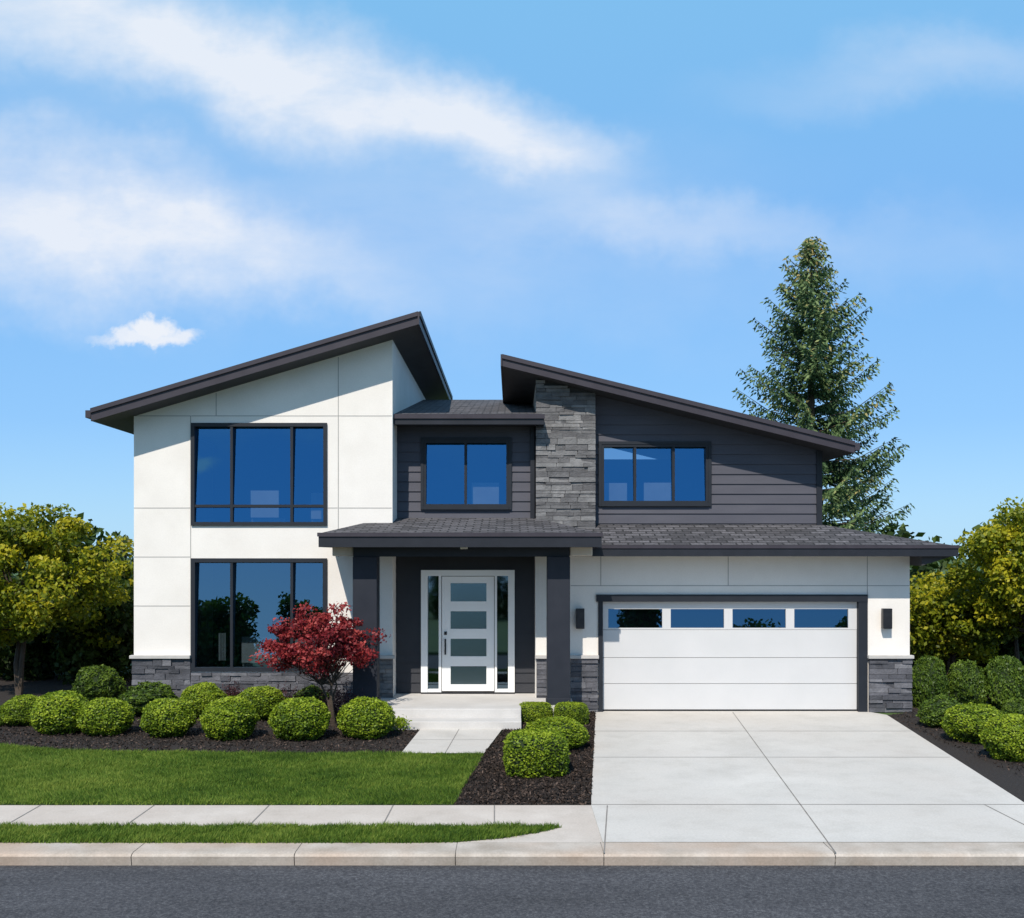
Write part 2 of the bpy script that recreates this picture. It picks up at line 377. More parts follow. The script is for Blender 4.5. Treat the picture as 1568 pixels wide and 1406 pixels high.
ledger('stone_base_garage_a',X(873,20),X(915,20),0,Z(1008,20),19.95,'stoned',seed=8)
ledger('stone_base_garage_b',X(1329,20),X(1395,20),0,Z(1008,20),19.95,'stoned',seed=9)
ledger('stone_base_entry',X(821,20),X(838,20),0,Z(1008,20),19.95,'stoned',seed=10)
for i,(a,c) in enumerate(((202,293),(572,605),(820,839),(872,916),(1328,1396))):
    box('stone_cap_%d'%i,X(a,20)-.01,X(c,20)+.005,19.88,19.999,Z(1008,20),Z(1003,20),'cap',bev=.006)

# ------------------------------------------------------------------ garage
gx0=X(820,20); gx1=X(1393,20); o0=X(916,20); o1=X(1328,20); oz=Z(912,20); gt=3.2
box('wall_garage_a',gx0,o0,20,20.2,0,gt,'stucco'); box('wall_garage_b',o1,gx1,20,20.2,0,gt,'stucco'); box('wall_garage_c',o0,o1,20,20.2,oz,gt,'stucco')
box('wall_garage_side',gx1-.2,gx1,20.2,28,0,gt,'stucco'); box('wall_garage_inner',gx0,gx0+.2,20.2,20.75,0,gt,'stucco')
box('wall_house_back',XR,gx1-.2,28,28.2,0,5,'stucco')
d=19.97
box('garage_trim_left',o0,X(923,20),d,20.14,.005,oz,'frame'); box('garage_trim_top',o0-.04,o1+.0,d-.01,20.14,oz-.12,oz+.02,'frame')
box('garage_trim_right',X(1314,20),o1,d,20.14,.005,oz-.12,'frame')
gd0=X(923,20);gd1=X(1314,20);gz1=oz-.12
rows=[.03,Z(1048,20),Z(1008,20),Z(965,20)]
box('garage_seal',gd0,gd1,20.1,20.16,.006,.03,'frame')
for i in range(3): box('garage_panel_%d'%i,gd0,gd1,20.08,20.13,rows[i]+.004,rows[i+1]-.004,'gdoor',bev=.006)
wins=[(932,1015),(1028,1110),(1123,1205),(1218,1301)]
wz0=Z(962,20);wz1=Z(933,20); xs=[gd0]+[v for w in wins for v in (X(w[0],20),X(w[1],20))]+[gd1]
for i in range(0,len(xs),2): box('garage_top_stile_%d'%i,xs[i],xs[i+1],20.08,20.13,wz0,wz1,'gdoor')
box('garage_top_rail',gd0,gd1,20.08,20.13,wz1,gz1,'gdoor'); box('garage_mid_rail',gd0,gd1,20.08,20.13,rows[3]+.004,wz0,'gdoor')
box('garage_backing',gd0,gd1,20.16,20.2,0.0,oz,'frame')
gp=[]
for w in wins:
    a,c=X(w[0],20),X(w[1],20); t=(wz1-wz0)*math.tan(math.radians(3.3+random.uniform(-.1,.1))); gp.append(([(a,20.1,wz0),(c,20.1,wz0),(c,20.1+t,wz1),(a,20.1+t,wz1)],[(0,1,2,3)],0,0))
build('garage_glass',gp,['glassg'],house)
# garage lower roof
e=19.4; ezt=Z(835,e); ex1=8.33; ex0=X(880,e); tw=Z(803,20.8)
poly('roof_garage',[(ex0,e,ezt),(ex1,e,ezt),(6.24,20.8,tw),(ex0,20.8,tw),(ex1,28.4,ezt),(6.24,28.4,tw)],[(0,1,2,3),(1,4,5,2)],'shingle',house)
box('gutter_garage',ex0,ex1+.07,e-.11,e,Z(852,e),ezt-.01,'dark'); box('gutter_garage_lip',ex0,ex1+.08,e-.13,e-.111,ezt-.06,ezt,'fascia')
box('gutter_garage_side',ex1+.001,ex1+.09,e+.001,28.4,Z(850,e),ezt-.01,'dark')
box('soffit_garage',ex0,ex1,e+.001,19.999,Z(852,e)+.03,Z(852,e)+.06,'soffit')
prism('eave_return',[(gx1+.001,Z(866,20)),(ex1,Z(852,e)+.0),(ex1,Z(850,e)+.02),(gx1+.001,Z(850,e)+.02)],e+.02,28.2,'soffit')
# ------------------------------------------------------------------ porch
e=18.6; pz1=Z(816,e); pz0=Z(838,e); px0=X(492,e); px1=X(918,e); tz=Z(793,20.8)
poly('roof_porch',[(px0,e,pz1),(px1,e,pz1),(.48,20.8,tz),(-2.25,20.8,tz),(px0,20.0,pz1),(px1,20.79,pz1),(-2.9,20.0,pz1+.22)],[(0,1,2,3),(0,3,6,4),(1,5,2)],'shingle',house)
box('gutter_porch',px0-.03,px1+.03,e-.11,e,pz0,pz1-.01,'dark'); box('gutter_porch_lip',px0-.05,px1+.05,e-.135,e-.111,pz1-.07,pz1,'fascia')
box('gutter_porch_left',px0-.03,px0,e+.001,19.99,pz0,pz1-.01,'dark'); box('gutter_porch_right',px1,px1+.03,e+.001,19.3,pz0,pz1-.01,'dark')
box('porch_ceiling',px0,px1,e+.001,20.59,pz0+.02,pz0+.06,'soffit')
box('porch_beam',-2.95,1.07,19.06,19.36,3.03,pz0+.02,'dark')
box('porch_side_beam_right',1.079,1.5,19.1,19.3,3.04,pz0+.019,'cream',bev=.02); box('porch_side_beam_left',-3.35,-2.955,19.1,19.3,3.04,pz0+.019,'cream',bev=.02)
for n,a,c in (('porch_column_left',540,577),('porch_column_right',838,873)):
    xa,xc=X(a,19),X(c,19)
    box(n,xa,xc,19,19.42,.28,3.03,'column',bev=.008)
    box(n+'_base',xa-.015,xc+.015,18.985,19.435,.281,.40,'column',bev=.006)
# entry wall
yd=20.6; do=(X(645,yd),X(788,yd),.28,Z(873,yd))
backing('wall_entry',XR,gx0,.0,3.2,yd,'siding2',(do[0],do[1],0.01,do[3]))
siding('siding_entry',XR+.001,gx0-.001,.3,3.2,yd,'siding2',[(do[0],do[1],.2,do[3])])
dp=[];q=lambda px:X(px,yd); zq=lambda py:Z(py,yd)
def db(a,c,z0,z1,y0,y1,mi): dp.append((bv(a,c,y0,y1,z0,z1),BF,mi,0))
fy=yd-.06
db(q(645),q(655),.31,zq(873),fy,yd+.1,0);db(q(778),q(788),.31,zq(873),fy,yd+.1,0);db(q(655),q(778),zq(882),zq(873),fy,yd+.1,0)
db(q(672),q(676),.31,zq(882),fy+.01,yd+.1,0);db(q(757.5),q(761),.31,zq(882),fy+.01,yd+.1,0)
for a,c in ((655,672),(761,778)): db(q(a),q(c),.31,.37,fy+.015,yd+.1,0); dp.append(([(q(a),yd+.03,.37),(q(c),yd+.03,.37),(q(c),yd+.07,zq(882)),(q(a),yd+.07,zq(882))],[(0,1,2,3)],1,0))
db(q(645),q(788),.28,.31,fy-.03,yd+.1,2)
ly=yd-.03
db(q(677),q(690),.33,zq(883),ly,ly+.05,0);db(q(745),q(756.5),.33,zq(883),ly,ly+.05,0)
lit=[(893,921),(936,963),(978,1005),(1020,1048)]
zz=[.33]+[v for l in reversed(lit) for v in (zq(l[1]),zq(l[0]))]+[zq(883)]
for i in range(0,len(zz),2): db(q(690),q(745),zz[i],zz[i+1],ly,ly+.05,0)
for l in lit: dp.append(([(q(690),ly+.025,zq(l[1])),(q(745),ly+.025,zq(l[1])),(q(745),ly+.035,zq(l[0])),(q(690),ly+.035,zq(l[0]))],[(0,1,2,3)],3,0))
db(q(681),q(683.5),zq(1002),zq(978),ly-.055,ly-.035,2); db(q(681.5),q(683),zq(981),zq(980),ly-.036,ly,2);db(q(681.5),q(683),zq(1000),zq(999),ly-.036,ly,2); db(q(680.5),q(684.5),zq(972),zq(967),ly-.02,ly-.001,2)
glF=glass('frosted_door_glass',(.22,.29,.33),.9,.2)
build('front_door',dp,['white','glassd','metal',glF],house)
box('hall_back',XR,gx0,22.5,22.6,0,3.2,'inner')
# porch floor + steps
box('porch_floor',-3.0,1.15,18.76,20.59,0,.28,'step'); 
s0,s1=X(600,18.4),X(798,18.4)
box('landing',s0,s1,18.4,18.759,0,.30,'step',bev=.01); box('step_tread',s0,s1,17.9,18.399,0,.15,'step',bev=.01)
# sconces & ceiling lamp
for n,a,c in (('sconce_left',882,895),('sconce_right',1352,1366)):
    box(n,X(a,19.85),X(c,19.85),19.83,19.95,Z(963,19.85),Z(932,19.85),'metal',bev=.008); box(n+'_plate',X(a,19.95)+.02,X(c,19.95)-.02,19.951,19.999,Z(958,20),Z(938,20),'metal')
    box(n+'_lens',X(a,19.85)+.03,X(c,19.85)-.03,19.86,19.92,Z(963,19.85)-.012,Z(963,19.85)-.001,'lens')
box('porch_lamp',-.96,-.82,18.97,19.05,3.17,3.215,'lens',bev=.01)

# ------------------------------------------------------------------ ground
ys=[(-400,-.012),(1.8,-.012),(1.85,-.18),(10.7,-.18),(10.75,-.012),(800,-.012)]
v=[];f=[]
for i,(y,z) in enumerate(ys): v+=[(-500,y,z),(500,y,z)]
for i in range(len(ys)-1): f.append((2*i,2*i+1,2*i+3,2*i+2))
poly('ground',v,f,'field')
sheet('road',[(-200,1.84),(200,1.84),(200,10.66),(-200,10.66)],-.125,'asphalt')
prof=[(10.52,-.13),(10.50,-.03),(10.53,-.008),(10.58,0.0),(10.92,0.0)]
bx=[-60]+[G(p,1308)[0] for p in (-60,200,450,697,925,1280,1600)]+[60]
parts=[]
for a,c in zip(bx[:-1],bx[1:]):
    v=[];a2,c2=a+.004,c-.004
    for y,z in prof: v+=[(a2,y,z),(c2,y,z)]
    parts.append((v,[(2*i,2*i+1,2*i+3,2*i+2) for i in range(len(prof)-1)],0,0))
parts.append(([(-60,10.55,-.1),(60,10.55,-.1),(60,10.56,-.012),(-60,10.56,-.012)],[(0,1,2,3)],1,0))
parts.append(([(-60,10.56,-.006),(60,10.56,-.006),(60,10.92,-.006),(-60,10.92,-.006)],[(0,1,2,3)],1,0))
build('curb',parts,['curb','cjoint'])
sheet('sidewalk',[(-60,10.922),(X(905,12.54),10.922),(X(905,12.54),12.54),(-60,12.54)],.0,'conc2')
drv=empty('driveway')
A=G(912,1091);Bp=G(905,1232.9);C=G(1574,1232.9);D=G(1358,1095)
sheet('driveway_slab',[(A[0],20.09),A,Bp,(Bp[0],10.922),(60,10.922),(60,12.54),C,D,(X(1330,20),20.0),(X(1330,20),20.09)],.003,'conc',drv)
strips('driveway_joints',[(G(1122,1091),G(1280,1307)),(G(905,1232.5),G(1573,1232.5)),(G(908,1160),G(1455,1160)),(G(910,1120),G(1395,1120)),(G(930,1234),G(925,1307)),(G(1508,1233),G(1640,1300))],.0065,.014,'cjoint',drv)
strips('sidewalk_joints',[(G(a,1233.4),G(c,1266)) for a,c in ((-110,-190),(62,5),(236,190),(412,380),(602,585),(757,757))],.004,.014,'cjoint')
walk=[G(645,1117),G(770,1117),G(741,1155.5),G(614,1155.5)]
sheet('front_walkway',walk,.022,'conc')
strips('walkway_joints',[(G(703,1118.5),G(682,1155)),(G(632,1135),G(756,1135))],.0245,.012,'cjoint')
# beds
bedL=[(-22,26),(-7.7,26),(-7.7,20),(-2.95,20),(-2.95,18.8),(-2.2,18.8),G(602,1117),G(644,1117.5),G(613,1156),G(300,1154),G(100,1152),G(0,1142),G(-120,1138),(-22,17)]
sheet('mulch_bed',bedL,-.004,'mulch')
bedR=[(0.1,18.75),(0.1,17.9),G(771,1118),G(742,1154),G(695,1233),G(905,1233),G(912,1091),(1.66,19.96),(1.2,19.96),(1.2,18.75)]
sheet('mulch_bed',bedR,-.002,'mulch')
bedX=[G(1358,1095),G(1575,1233),(14,12.54),(22,14),(22,26),(7.9,26),(7.8,20)]
sheet('mulch_bed',bedX,-.003,'mulch')
lawn=[(-30,12.545),G(694,1232.5),G(712,1200),G(741,1156),G(690,1156.5),G(600,1154),G(450,1155),G(300,1153),G(180,1152),G(100,1150),G(50,1146),G(0,1141),G(-100,1136),(-30,16.6)]
sheet('lawn',lawn,.004,'soilgrass')
strip=[(-40,10.93)]+[G(a,b) for a,b in ((640,1291),(700,1290),(770,1284),(820,1276),(860,1267),(855,1266.2))]+[(-40,11.55)]
sheet('grass_verge',strip,.006,'soilgrass')
def inpoly(P,poly):
    x,y=P[:,0],P[:,1];c=np.zeros(len(P),bool);n=len(poly);j=n-1
    for i in range(n):
        xi,yi=poly[i];xj,yj=poly[j]
        if yi!=yj:
            m=((yi>y)!=(yj>y))&(x<(xj-xi)*(y-yi)/(yj-yi)+xi); c^=m
        j=i
    return c
def sample(poly,N,xmin,xmax):
    pl=np.array(poly);lo=pl.min(0);hi=pl.max(0);lo[0]=max(lo[0],xmin);hi[0]=min(hi[0],xmax)
    out=[]
    tot=0
    while tot<N:
        P=rng.random((N*2,2))*(hi-lo)+lo;P=P[inpoly(P,poly)];out.append(P);tot+=len(P)
    return np.concatenate(out)[:N]
def vnoise(P,s,seed=0):
    r=np.random.default_rng(seed);o=np.zeros(len(P))
    for k in range(6):
        w=r.normal(size=2)*s*(1+.5*k);o+=np.sin(P[:,0]*w[0]+P[:,1]*w[1]+r.random()*6.28)/(1+.3*k)
    return o/3
def grass(name,poly,N,hgt,xmin,xmax):
    P=sample(poly,N,xmin,xmax); P=P+rng.normal(size=P.shape)*.014
    h=hgt*(.5+rng.random(N))*(1+.35*vnoise(P,5,3)); a=rng.random(N)*6.28; w=.004+.003*rng.random(N)
    l=rng.normal(size=(N,2))*.4*h[:,None]
    # mowing passes lean alternate ways
    l[:,0]+=.35*h*np.sign(np.sin(P[:,1]*5.2+.3*np.sin(P[:,0]*.7)))
    b0=np.c_[P[:,0]-np.cos(a)*w,P[:,1]-np.sin(a)*w,np.zeros(N)];b1=np.c_[P[:,0]+np.cos(a)*w,P[:,1]+np.sin(a)*w,np.zeros(N)]
    t=np.c_[P+l,h]
    V=np.stack([b0,b1,t],1).reshape(-1,3);f=np.arange(3*N).reshape(-1,3)
    v=np.clip(.48+.24*vnoise(P,1.3,4)+.18*vnoise(P,6,9)+.14*vnoise(P,18,5)+.06*np.sign(np.sin(P[:,1]*5.2+.3*np.sin(P[:,0]*.7)))+rng.normal(size=N)*.24,0,1)
    return build(name,[(V,f,0,np.repeat(v,3))],['blade'])
grass('lawn_grass',lawn,220000,.045,-9,1)
grass('verge_grass',strip,60000,.045,-6.5,1.2)

# ------------------------------------------------------------------ foliage
def unit(v): return v/np.linalg.norm(v,axis=1,keepdims=True)
def leaves(C,s,v,asp=.55,nrm=None,jit=.8,mi=0):
    N=len(C); n=rng.normal(size=(N,3))
    if nrm is not None: n=unit(nrm+n*jit*.6)
    else: n=unit(n)
    t=unit(np.cross(n,rng.normal(size=(N,3))+1e-6)); b=np.cross(n,t)
    s=np.broadcast_to(s,(N,))[:,None]
    V=np.stack([C+t*s,C+b*s*asp,C-t*s,C-b*s*asp],1).reshape(-1,3)
    return (V,np.arange(4*N).reshape(-1,4),mi,np.repeat(np.clip(v,0,1),4))
def tube(pts,rad,mi=0,n=7):
    pts=[np.array(p,float) for p in pts];V=[];f=[]
    for i,p in enumerate(pts):
        d=pts[min(i+1,len(pts)-1)]-pts[max(i-1,0)];d/=np.linalg.norm(d)+1e-9
        u=np.cross(d,[.3,.9,.1]);u/=np.linalg.norm(u);w=np.cross(d,u)
        for k in range(n):
            a=6.283*k/n;V.append(p+rad[i]*(math.cos(a)*u+math.sin(a)*w))
    for i in range(len(pts)-1):
        for k in range(n): f.append((i*n+k,i*n+(k+1)%n,(i+1)*n+(k+1)%n,(i+1)*n+k))
    return (np.array(V),f,mi,0)
def sph_noise(D,seed,s=4,k=8):
    r=np.random.default_rng(seed);o=np.zeros(len(D))
    for i in range(k):
        w=r.normal(size=3)*s;o+=np.sin(D@w+r.random()*6.28)
    return o/k
def shrub_mesh(name,mat,seed,power=1.0,N=8500,size=.05,rough=.05):
    D=unit(rng.normal(size=(N,3)))
    D=D[D[:,2]>-.92];
    def shape(D):
        if power==1.0: return D.copy()
        q=4.5
        L=(np.abs(D)**q).sum(1,keepdims=True)**(1/q); return D/L
    S=shape(D)
    nz=sph_noise(D,seed,3.2)+.6*sph_noise(D,seed+5,9)
    r=1+rough*nz*1.8+rng.normal(size=len(D))*.022-rng.random(len(D))**3*.06
    sp=rng.random(len(D))<.04; r=r+sp*rng.random(len(D))*.08
    C=S*r[:,None]
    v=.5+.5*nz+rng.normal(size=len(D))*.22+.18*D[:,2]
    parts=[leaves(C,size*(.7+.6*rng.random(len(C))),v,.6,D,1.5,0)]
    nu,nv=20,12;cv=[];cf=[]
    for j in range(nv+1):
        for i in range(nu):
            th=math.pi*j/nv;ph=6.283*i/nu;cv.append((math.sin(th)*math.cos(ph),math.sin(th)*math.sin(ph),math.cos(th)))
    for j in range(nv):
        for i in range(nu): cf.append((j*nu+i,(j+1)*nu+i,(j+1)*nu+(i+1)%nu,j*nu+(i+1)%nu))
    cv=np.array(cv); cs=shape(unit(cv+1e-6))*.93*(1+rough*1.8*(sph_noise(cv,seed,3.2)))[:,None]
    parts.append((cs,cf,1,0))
    o=build(name,parts,[mat,'core']); me=o.data; bpy.data.objects.remove(o); return me
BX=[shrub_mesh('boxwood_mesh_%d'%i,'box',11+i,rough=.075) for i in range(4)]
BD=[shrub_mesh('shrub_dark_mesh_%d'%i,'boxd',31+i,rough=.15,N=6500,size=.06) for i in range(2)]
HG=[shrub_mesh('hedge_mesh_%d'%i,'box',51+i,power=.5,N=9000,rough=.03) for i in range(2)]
def place(name,me,px,pt,pb,pw,asp=None,d=None,dep=1.0):
    if d is None: d=H*F/(pb-HY)+pw/F*16*.35
    rx=pw/2/F*d; zt=Z(pt,d); 
    rz=zt/1.85; o=bpy.data.objects.new(name,me); sc.collection.objects.link(o)
    o.location=(X(px,d),d,zt-rz); o.scale=(rx,rx*dep,rz); o.rotation_euler=(0,0,0 if 'hedge' in name else random.random()*6.28)
    return o
k=0
for px,pt,pb,pw,kind in [(95,1059,1126,88,0),(162,1069,1128,82,0),(257,1069,1131,78,0),(351,1070,1135,82,0),(459,1068,1136,86,0),(561,1068,1133,86,0),
    (36,1064,1113,62,0),(312,1048,1100,70,0),(398,1051,1104,72,0),(226,1047,1098,76,1),(150,1018,1075,70,1),(478,1052,1095,58,1),(5,1080,1112,40,1),
    (1446,1068,1116,72,1),(1494,1079,1140,92,0),(1550,1097,1168,84,0),(1422,1003,1085,56,1),(1482,1015,1085,56,1),(1541,1003,1088,60,1),(1562,1072,1120,50,1),(1600,1010,1088,60,1)]:
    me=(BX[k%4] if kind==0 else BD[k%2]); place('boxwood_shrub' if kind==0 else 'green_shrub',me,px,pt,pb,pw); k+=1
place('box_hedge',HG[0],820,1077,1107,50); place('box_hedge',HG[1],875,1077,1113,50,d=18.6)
place('boxwood_shrub',BX[1],850,1099,1152,98); place('box_hedge',HG[1],821,1122,1191,94)
def chips(name,poly,N,xmin,xmax):
    P=sample(poly,N,xmin,xmax);C=np.c_[P,.004+.026*rng.random(N)]
    nr=np.tile([0,0,1.0],(N,1)); return build(name,[leaves(C,.012+.024*rng.random(N),rng.random(N)**2,.35,nr,1.2)],['chip'])
chips('mulch_chips',bedL,26000,-10,.2); chips('mulch_chips',bedR,20000,-2,2); chips('mulch_chips',bedX,14000,7,12)

def tree(name,base,trunk_h,cc,cr,nclump,per,lsize,mat,crad=.45,tr=.12,stems=1,seed=1,vb=.5,shell=.45):
    r=np.random.default_rng(seed);base=np.array(base,float);cc=np.array(cc,float);cr=np.array(cr,float)
    D=unit(r.normal(size=(nclump,3)));rad=(shell+(1-shell)*r.random(nclump)**.6);K=cc+D*rad[:,None]*cr*(1+.14*r.normal(size=(nclump,1)))
    parts=[]
    fork=base+(cc-base)*np.array([.6,.6,0])+np.array([0,0,trunk_h])
    tops=[]
    for s in range(stems):
        off=r.normal(size=3)*[.12,.12,0]*(stems>1)
        p0=base+off*.4;p1=base+(fork-base)*.5+off+r.normal(size=3)*.04;p2=fork+off*2.2
        parts.append(tube([p0,p1,p2,p2+(cc-p2)*.6],[tr,tr*.8,tr*.6,tr*.25],1)); tops.append(p2)
    for i in range(nclump):
        if i%2==0 or nclump<60:
            p=tops[i%stems];m=p+(K[i]-p)*.5+r.normal(size=3)*.08; parts.append(tube([p,m,K[i]],[tr*.38,tr*.2,tr*.06],1,5))
    cv=np.clip(r.normal(.0,.15,nclump),-.3,.3)
    sz=crad*(.5+.9*r.random(nclump))
    idx=np.repeat(np.arange(nclump),per);N=len(idx)
    dd=unit(rng.normal(size=(N,3)))*(rng.random(N)**.45)[:,None]
    C=K[idx]+dd*sz[idx][:,None]*np.array([1.15,1.15,.7])
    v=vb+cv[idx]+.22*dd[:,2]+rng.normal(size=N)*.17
    nr=unit(dd+np.array([0,-.3,.5]))
    parts.insert(0,leaves(C,lsize*(.6+.8*rng.random(N)),v,.6,nr,1.6,0))
    return build(name,parts,[mat,'bark'])
def PT(px,py,d): return (X(px,d),d,Z(py,d))
tree('green_tree',(X(28,22.3),22.3,0),1.4,PT(28,882,22.3),(1.9,1.5,1.45),115,270,.05,'leafy',.36,.07,2,3,vb=.58)
tree('green_tree',(X(140,25.5),25.5,0),1.2,PT(150,925,25.5),(1.0,1.1,1.05),55,260,.06,'leafy',.4,.06,2,5,vb=.48)
tree('green_tree',(X(1560,23),23,0),1.3,PT(1570,880,23),(1.5,1.4,1.45),105,270,.05,'leafy',.37,.07,2,8,vb=.60)
tree('green_tree',(X(1450,24.5),24.5,0),1.1,PT(1455,950,24.5),(1.1,1.0,.95),60,280,.055,'leafy',.38,.06,2,9,vb=.58)
tree('red_japanese_maple',(X(510,18.3),18.3,0),.75,PT(487,985,18.3),(.98,.7,.52),95,120,.032,'maple',.18,.03,4,12)
for px,pt,pb,pw in ((432,1052,1100,60),(516,1045,1106,56),(356,1048,1095,30)):
    d=H*F/(pb-HY)+.2;rx=pw/2/F*d;N=1500;C=rng.normal(size=(N,3))*[rx*.55,rx*.5,.14]+[X(px,d),d,Z((pt+pb)/2,d)]
    C[:,2]=np.abs(C[:,2]); build('purple_shrub',[leaves(C,.03,rng.random(N),.25)],['purple'])
x,y=G(612,1118);N=500;C=rng.normal(size=(N,3))*[.08,.08,.05]+[x,y,.12];build('small_plant',[leaves(C,.028,.5+.3*rng.random(N),.5)],['box'])

def conifer(name,base,Ht,R,seed=1,dens=1.0,z0f=.06):
    r=np.random.default_rng(seed);base=np.array(base,float);P=[];Dd=[];VV=[];parts=[]
    parts.append(tube([base,base+[0,0,Ht*.5],base+[0,0,Ht*.97]],[.24,.14,.02],1))
    z=Ht*z0f
    while z<Ht*.99:
        t=z/Ht;L0=R*(1-t)**.76+.05; nb=int(6+2*(1-t))
        a0=r.random()*6.28
        for b in range(nb):
            a=a0+6.283*b/nb+r.normal()*.3;L=L0*(.5+.58*r.random());el=.45*t+.05+r.normal()*.10
            n=max(3,int(L/.085));s=np.linspace(.12,1,n)
            drop=-(.34*(1-t)+.05)*L*(s-.15*s**2)+.26*L*s**3
            B=np.c_[np.cos(a)*L*s,np.sin(a)*L*s,el*L*s*.9+drop]+base+[0,0,z]
            if t<.95: parts.append(tube([base+[0,0,z],B[n//2],B[-1]],[.03*(1-t)+.008,.015,.004],1,4))
            side=np.array([-math.sin(a),math.cos(a),0]); fw=np.array([math.cos(a),math.sin(a),0])
            bvv=r.normal()*.12
            for i in range(n):
                tl=min((.15+.15*L*(1-s[i])**.6),.55)*(0.6+.7*r.random())
                for sg in (-1,1):
                    m=max(2,int(tl/.055*dens))
                    u=np.linspace(.1,1,m)
                    q=B[i]+np.outer(u*tl,side*sg*.75+fw*.5)+np.outer(u**1.6*tl,[0,0,-.6])+r.normal(size=(m,3))*.02
                    P.append(q);dr=unit(np.tile(side*sg*.7+fw*.5+np.array([0,0,-.6]),(m,1))+r.normal(size=(m,3))*.4);Dd.append(dr)
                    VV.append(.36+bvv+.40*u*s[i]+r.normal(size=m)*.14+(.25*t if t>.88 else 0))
        z+=(.43*(1-t)+.17)*(.75+.5*r.random())
    P=np.concatenate(P);Dd=np.concatenate(Dd);v=np.concatenate(VV);N=len(P)
    t=Dd;b=unit(np.cross(t,rng.normal(size=(N,3))));s=(.08+.05*rng.random(N))[:,None];w=.034
    V=np.stack([P-t*s*.6,P+b*w,P+t*s,P-b*w],1).reshape(-1,3)
    parts.insert(0,(V,np.arange(4*N).reshape(-1,4),0,np.repeat(np.clip(v,0,1),4)))
    return build(name,parts,['con','bark'])
dc=32.0
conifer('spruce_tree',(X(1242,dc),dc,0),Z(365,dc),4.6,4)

def mass(name,boxes,N,lsize,mat='leafd',cl=9):
    parts=[]
    for (x0,x1,y0,y1,z1,n) in boxes:
        K=np.c_[x0+(x1-x0)*rng.random(n),y0+(y1-y0)*rng.random(n),.2+(z1-.2)*rng.random(n)**.8]
        idx=np.repeat(np.arange(n),N);cs=rng.random(n)*.3-.15
        dd=unit(rng.normal(size=(len(idx),3)))*(rng.random(len(idx))**.4)[:,None]
        sz=(.45+.35*rng.random(n))*lsize*cl
        C=K[idx]+dd*sz[idx][:,None];C[:,2]=np.maximum(C[:,2],.02)
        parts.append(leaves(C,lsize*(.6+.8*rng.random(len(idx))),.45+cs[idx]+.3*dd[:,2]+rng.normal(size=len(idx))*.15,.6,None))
    return build(name,parts,[mat])
mass('background_foliage',[(X(-160,25.5),X(205,25.5),24.5,27.5,2.2,220),(X(1380,26),X(1720,26),25,27.5,2.2,200)],220,.085)
mass('distant_trees',[(-70,-14,55,60,4.0,150),(14,80,55,60,4.0,150)],120,.26)
conifer('small_conifer',(X(190,36),36,0),Z(818,36),.9,8,.6)
# trees across the street (seen in the window reflections)
b=[]
for i in range(30):
    xx=-62+i*4.3+random.uniform(-1.5,1.5);hh=random.choice((3,3.8,4.6,5.2,4.0,6.5)); ww=1.9 if hh<6 else 1.0; b.append((xx-ww,xx+ww,-48,-44,hh,int(10*hh)))
mass('opposite_trees',b,150,.20,cl=8,mat='boxd')

# ------------------------------------------------------------------ world
w=bpy.data.worlds.new('World');sc.world=w;w.use_nodes=True;nt=w.node_tree
bg=nt.nodes['Background']
EL=48.0;AZ=17.0
sky=nt.nodes.new('ShaderNodeTexSky');sky.sky_type='NISHITA';sky.sun_disc=False;sky.sun_elevation=math.radians(EL);sky.sun_rotation=math.radians(180+AZ)
sky.air_density=1.0;sky.dust_density=.6;sky.ozone_density=2.0;sky.altitude=0
tc=nt.nodes.new('ShaderNodeTexCoord');sep=nt.nodes.new('ShaderNodeSeparateXYZ');lnk(nt,tc.outputs['Generated'],sep.inputs[0])
def mth(op,a,b=None,c=None):
    n=nt.nodes.new('ShaderNodeMath');n.operation=op
    for i,v in enumerate((a,b,c)):
        if v is None: continue
        if hasattr(v,'links'): lnk(nt,v,n.inputs[i])
        else: n.inputs[i].default_value=v
    return n.outputs[0]
ay=mth('MAXIMUM',mth('ABSOLUTE',sep.outputs[1]),.02)
u=mth('DIVIDE',sep.outputs[0],ay);vv=mth('DIVIDE',sep.outputs[2],ay)
cmb=nt.nodes.new('ShaderNodeCombineXYZ');lnk(nt,u,cmb.inputs[0]);lnk(nt,vv,cmb.inputs[1])
def wn(scale,detail,stretch=(1,1,1),rot=0,col=False,rough=.55,src=None):
    mp=nt.nodes.new('ShaderNodeMapping');mp.inputs['Scale'].default_value=stretch;mp.inputs['Rotation'].default_value=(0,0,rot)
    lnk(nt,src or cmb.outputs[0],mp.inputs[0]);n=nt.nodes.new('ShaderNodeTexNoise');n.inputs['Scale'].default_value=scale;n.inputs['Detail'].default_value=detail;n.inputs['Roughness'].default_value=rough
    lnk(nt,mp.outputs[0],n.inputs['Vector']);return n.outputs['Color' if col else 'Fac']
def warp(scale,amt,detail=4):
    c=wn(scale,detail,col=True,rough=.62)
    s=nt.nodes.new('ShaderNodeVectorMath');s.operation='SUBTRACT';lnk(nt,c,s.inputs[0]);s.inputs[1].default_value=(.5,.5,.5)
    m=nt.nodes.new('ShaderNodeVectorMath');m.operation='SCALE';lnk(nt,s.outputs[0],m.inputs[0]);m.inputs[3].default_value=amt
    a=nt.nodes.new('ShaderNodeVectorMath');a.operation='ADD';lnk(nt,cmb.outputs[0],a.inputs[0]);lnk(nt,m.outputs[0],a.inputs[1]);return a.outputs[0]
W1v=warp(3.0,.22,6);W2v=warp(32,.045,7)
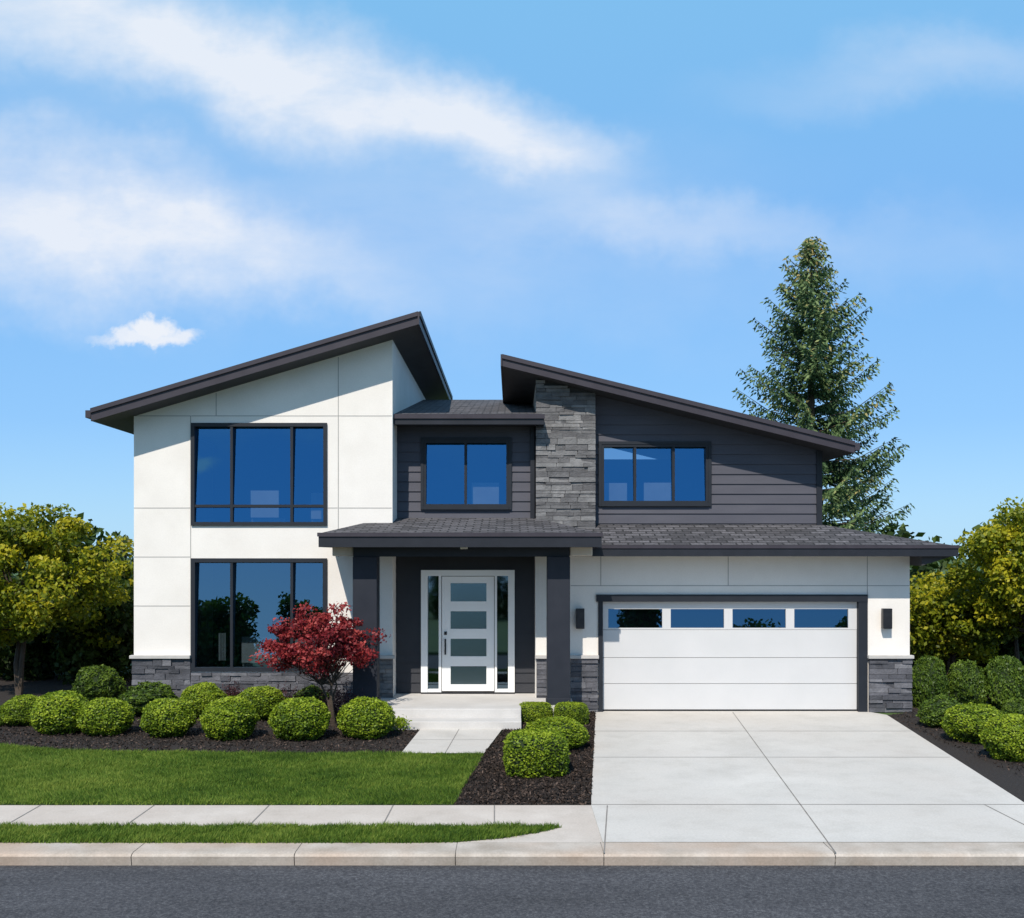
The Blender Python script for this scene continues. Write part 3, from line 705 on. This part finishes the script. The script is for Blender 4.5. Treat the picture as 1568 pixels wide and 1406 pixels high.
def ell(src,px,py,rx,ry,ang,soft0,soft1,amp):
    mp=nt.nodes.new('ShaderNodeMapping');mp.vector_type='TEXTURE'
    mp.inputs['Location'].default_value=((px-CX)/F,-(py-HY)/F,0);mp.inputs['Rotation'].default_value=(0,0,math.radians(ang));mp.inputs['Scale'].default_value=(rx/F,ry/F,1)
    lnk(nt,src,mp.inputs[0])
    sp=nt.nodes.new('ShaderNodeSeparateXYZ');lnk(nt,mp.outputs[0],sp.inputs[0])
    l=mth('SQRT',mth('ADD',mth('MULTIPLY',sp.outputs[0],sp.outputs[0]),mth('MULTIPLY',sp.outputs[1],sp.outputs[1])))
    mr=nt.nodes.new('ShaderNodeMapRange');mr.interpolation_type='SMOOTHSTEP';lnk(nt,l,mr.inputs[0]);mr.inputs[1].default_value=soft1;mr.inputs[2].default_value=soft0;mr.inputs[3].default_value=0;mr.inputs[4].default_value=amp
    return mr.outputs[0]
cir=None
for a in [(130,50,430,130,-10,.0,1.3,.78),(480,150,420,110,-10,.0,1.3,.9),(760,210,260,95,-14,.0,1.2,.8),(80,330,380,140,-12,0,1.3,.9),(330,400,320,75,-12,0,1.3,.5),
          (1050,360,340,55,-3,0,1.3,.34),(1400,110,330,70,5,0,1.3,.28),(700,430,650,110,0,0,1.3,.18),(1420,400,300,80,0,0,1.2,.12),(700,300,500,130,0,0,1.3,.22)]:
    e_=ell(W1v,*a); cir=e_ if cir is None else mth('ADD',cir,e_)
fib=wn(4.5,9,(1,2.4,1),math.radians(12),rough=.62)
mr=nt.nodes.new('ShaderNodeMapRange');lnk(nt,fib,mr.inputs[0]);mr.inputs[1].default_value=.28;mr.inputs[2].default_value=.72;mr.inputs[3].default_value=.45;mr.inputs[4].default_value=1.12
cir=mth('MULTIPLY',cir,mr.outputs[0])
cu=None
for a in [(225,518,92,19,0,.35,1.15,.95),(232,502,44,27,0,.4,1.15,1),(186,514,40,19,0,.3,1.15,.9),(270,514,38,19,0,.3,1.15,.9)]:
    e_=ell(W2v,*a); cu=e_ if cu is None else mth('MAXIMUM',cu,e_)
al=mth('MINIMUM',mth('MAXIMUM',mth('MINIMUM',cir,.84),mth('MULTIPLY',cu,.92)),.92)
K=1/.14
g=ramp(nt,sep.outputs[2],[(0,(.41*K/8,.73*K/8,1.0*K/8)),(.12,(.26*K/8,.57*K/8,1.0*K/8)),(.3,(.215*K/8,.51*K/8,.95*K/8)),(.5,(.23*K/8,.57*K/8,.93*K/8)),(1,(.14*K/8,.30*K/8,.55*K/8))])
g8=mixc(nt,1.0,g,(8,8,8),'MULTIPLY')
base=mixc(nt,.85,sky.outputs[0],g8)
cl=mixc(nt,al,base,(.90*K,.92*K,.965*K))
lnk(nt,cl,bg.inputs[0]);bg.inputs[1].default_value=.14

# sun
S=Vector((-math.sin(math.radians(AZ))*math.cos(math.radians(EL)),-math.cos(math.radians(AZ))*math.cos(math.radians(EL)),math.sin(math.radians(EL))))
sd=bpy.data.lights.new('sun','SUN');sd.energy=4.9;sd.angle=math.radians(.53);sd.color=(1,.925,.82)
so=bpy.data.objects.new('sun',sd);sc.collection.objects.link(so);so.rotation_euler=S.to_track_quat('Z','Y').to_euler();so.location=(0,-10,30)
cam=bpy.data.cameras.new('camera');co=bpy.data.objects.new('camera',cam);sc.collection.objects.link(co)
co.location=(0,0,H);co.rotation_euler=(math.radians(90),0,0);cam.sensor_width=36;cam.lens=36*F/1568;cam.shift_y=(HY-703)/1568;cam.clip_end=3000;cam.clip_start=.1
sc.camera=co
sc.view_settings.view_transform='Standard';sc.view_settings.look='None';sc.view_settings.exposure=0
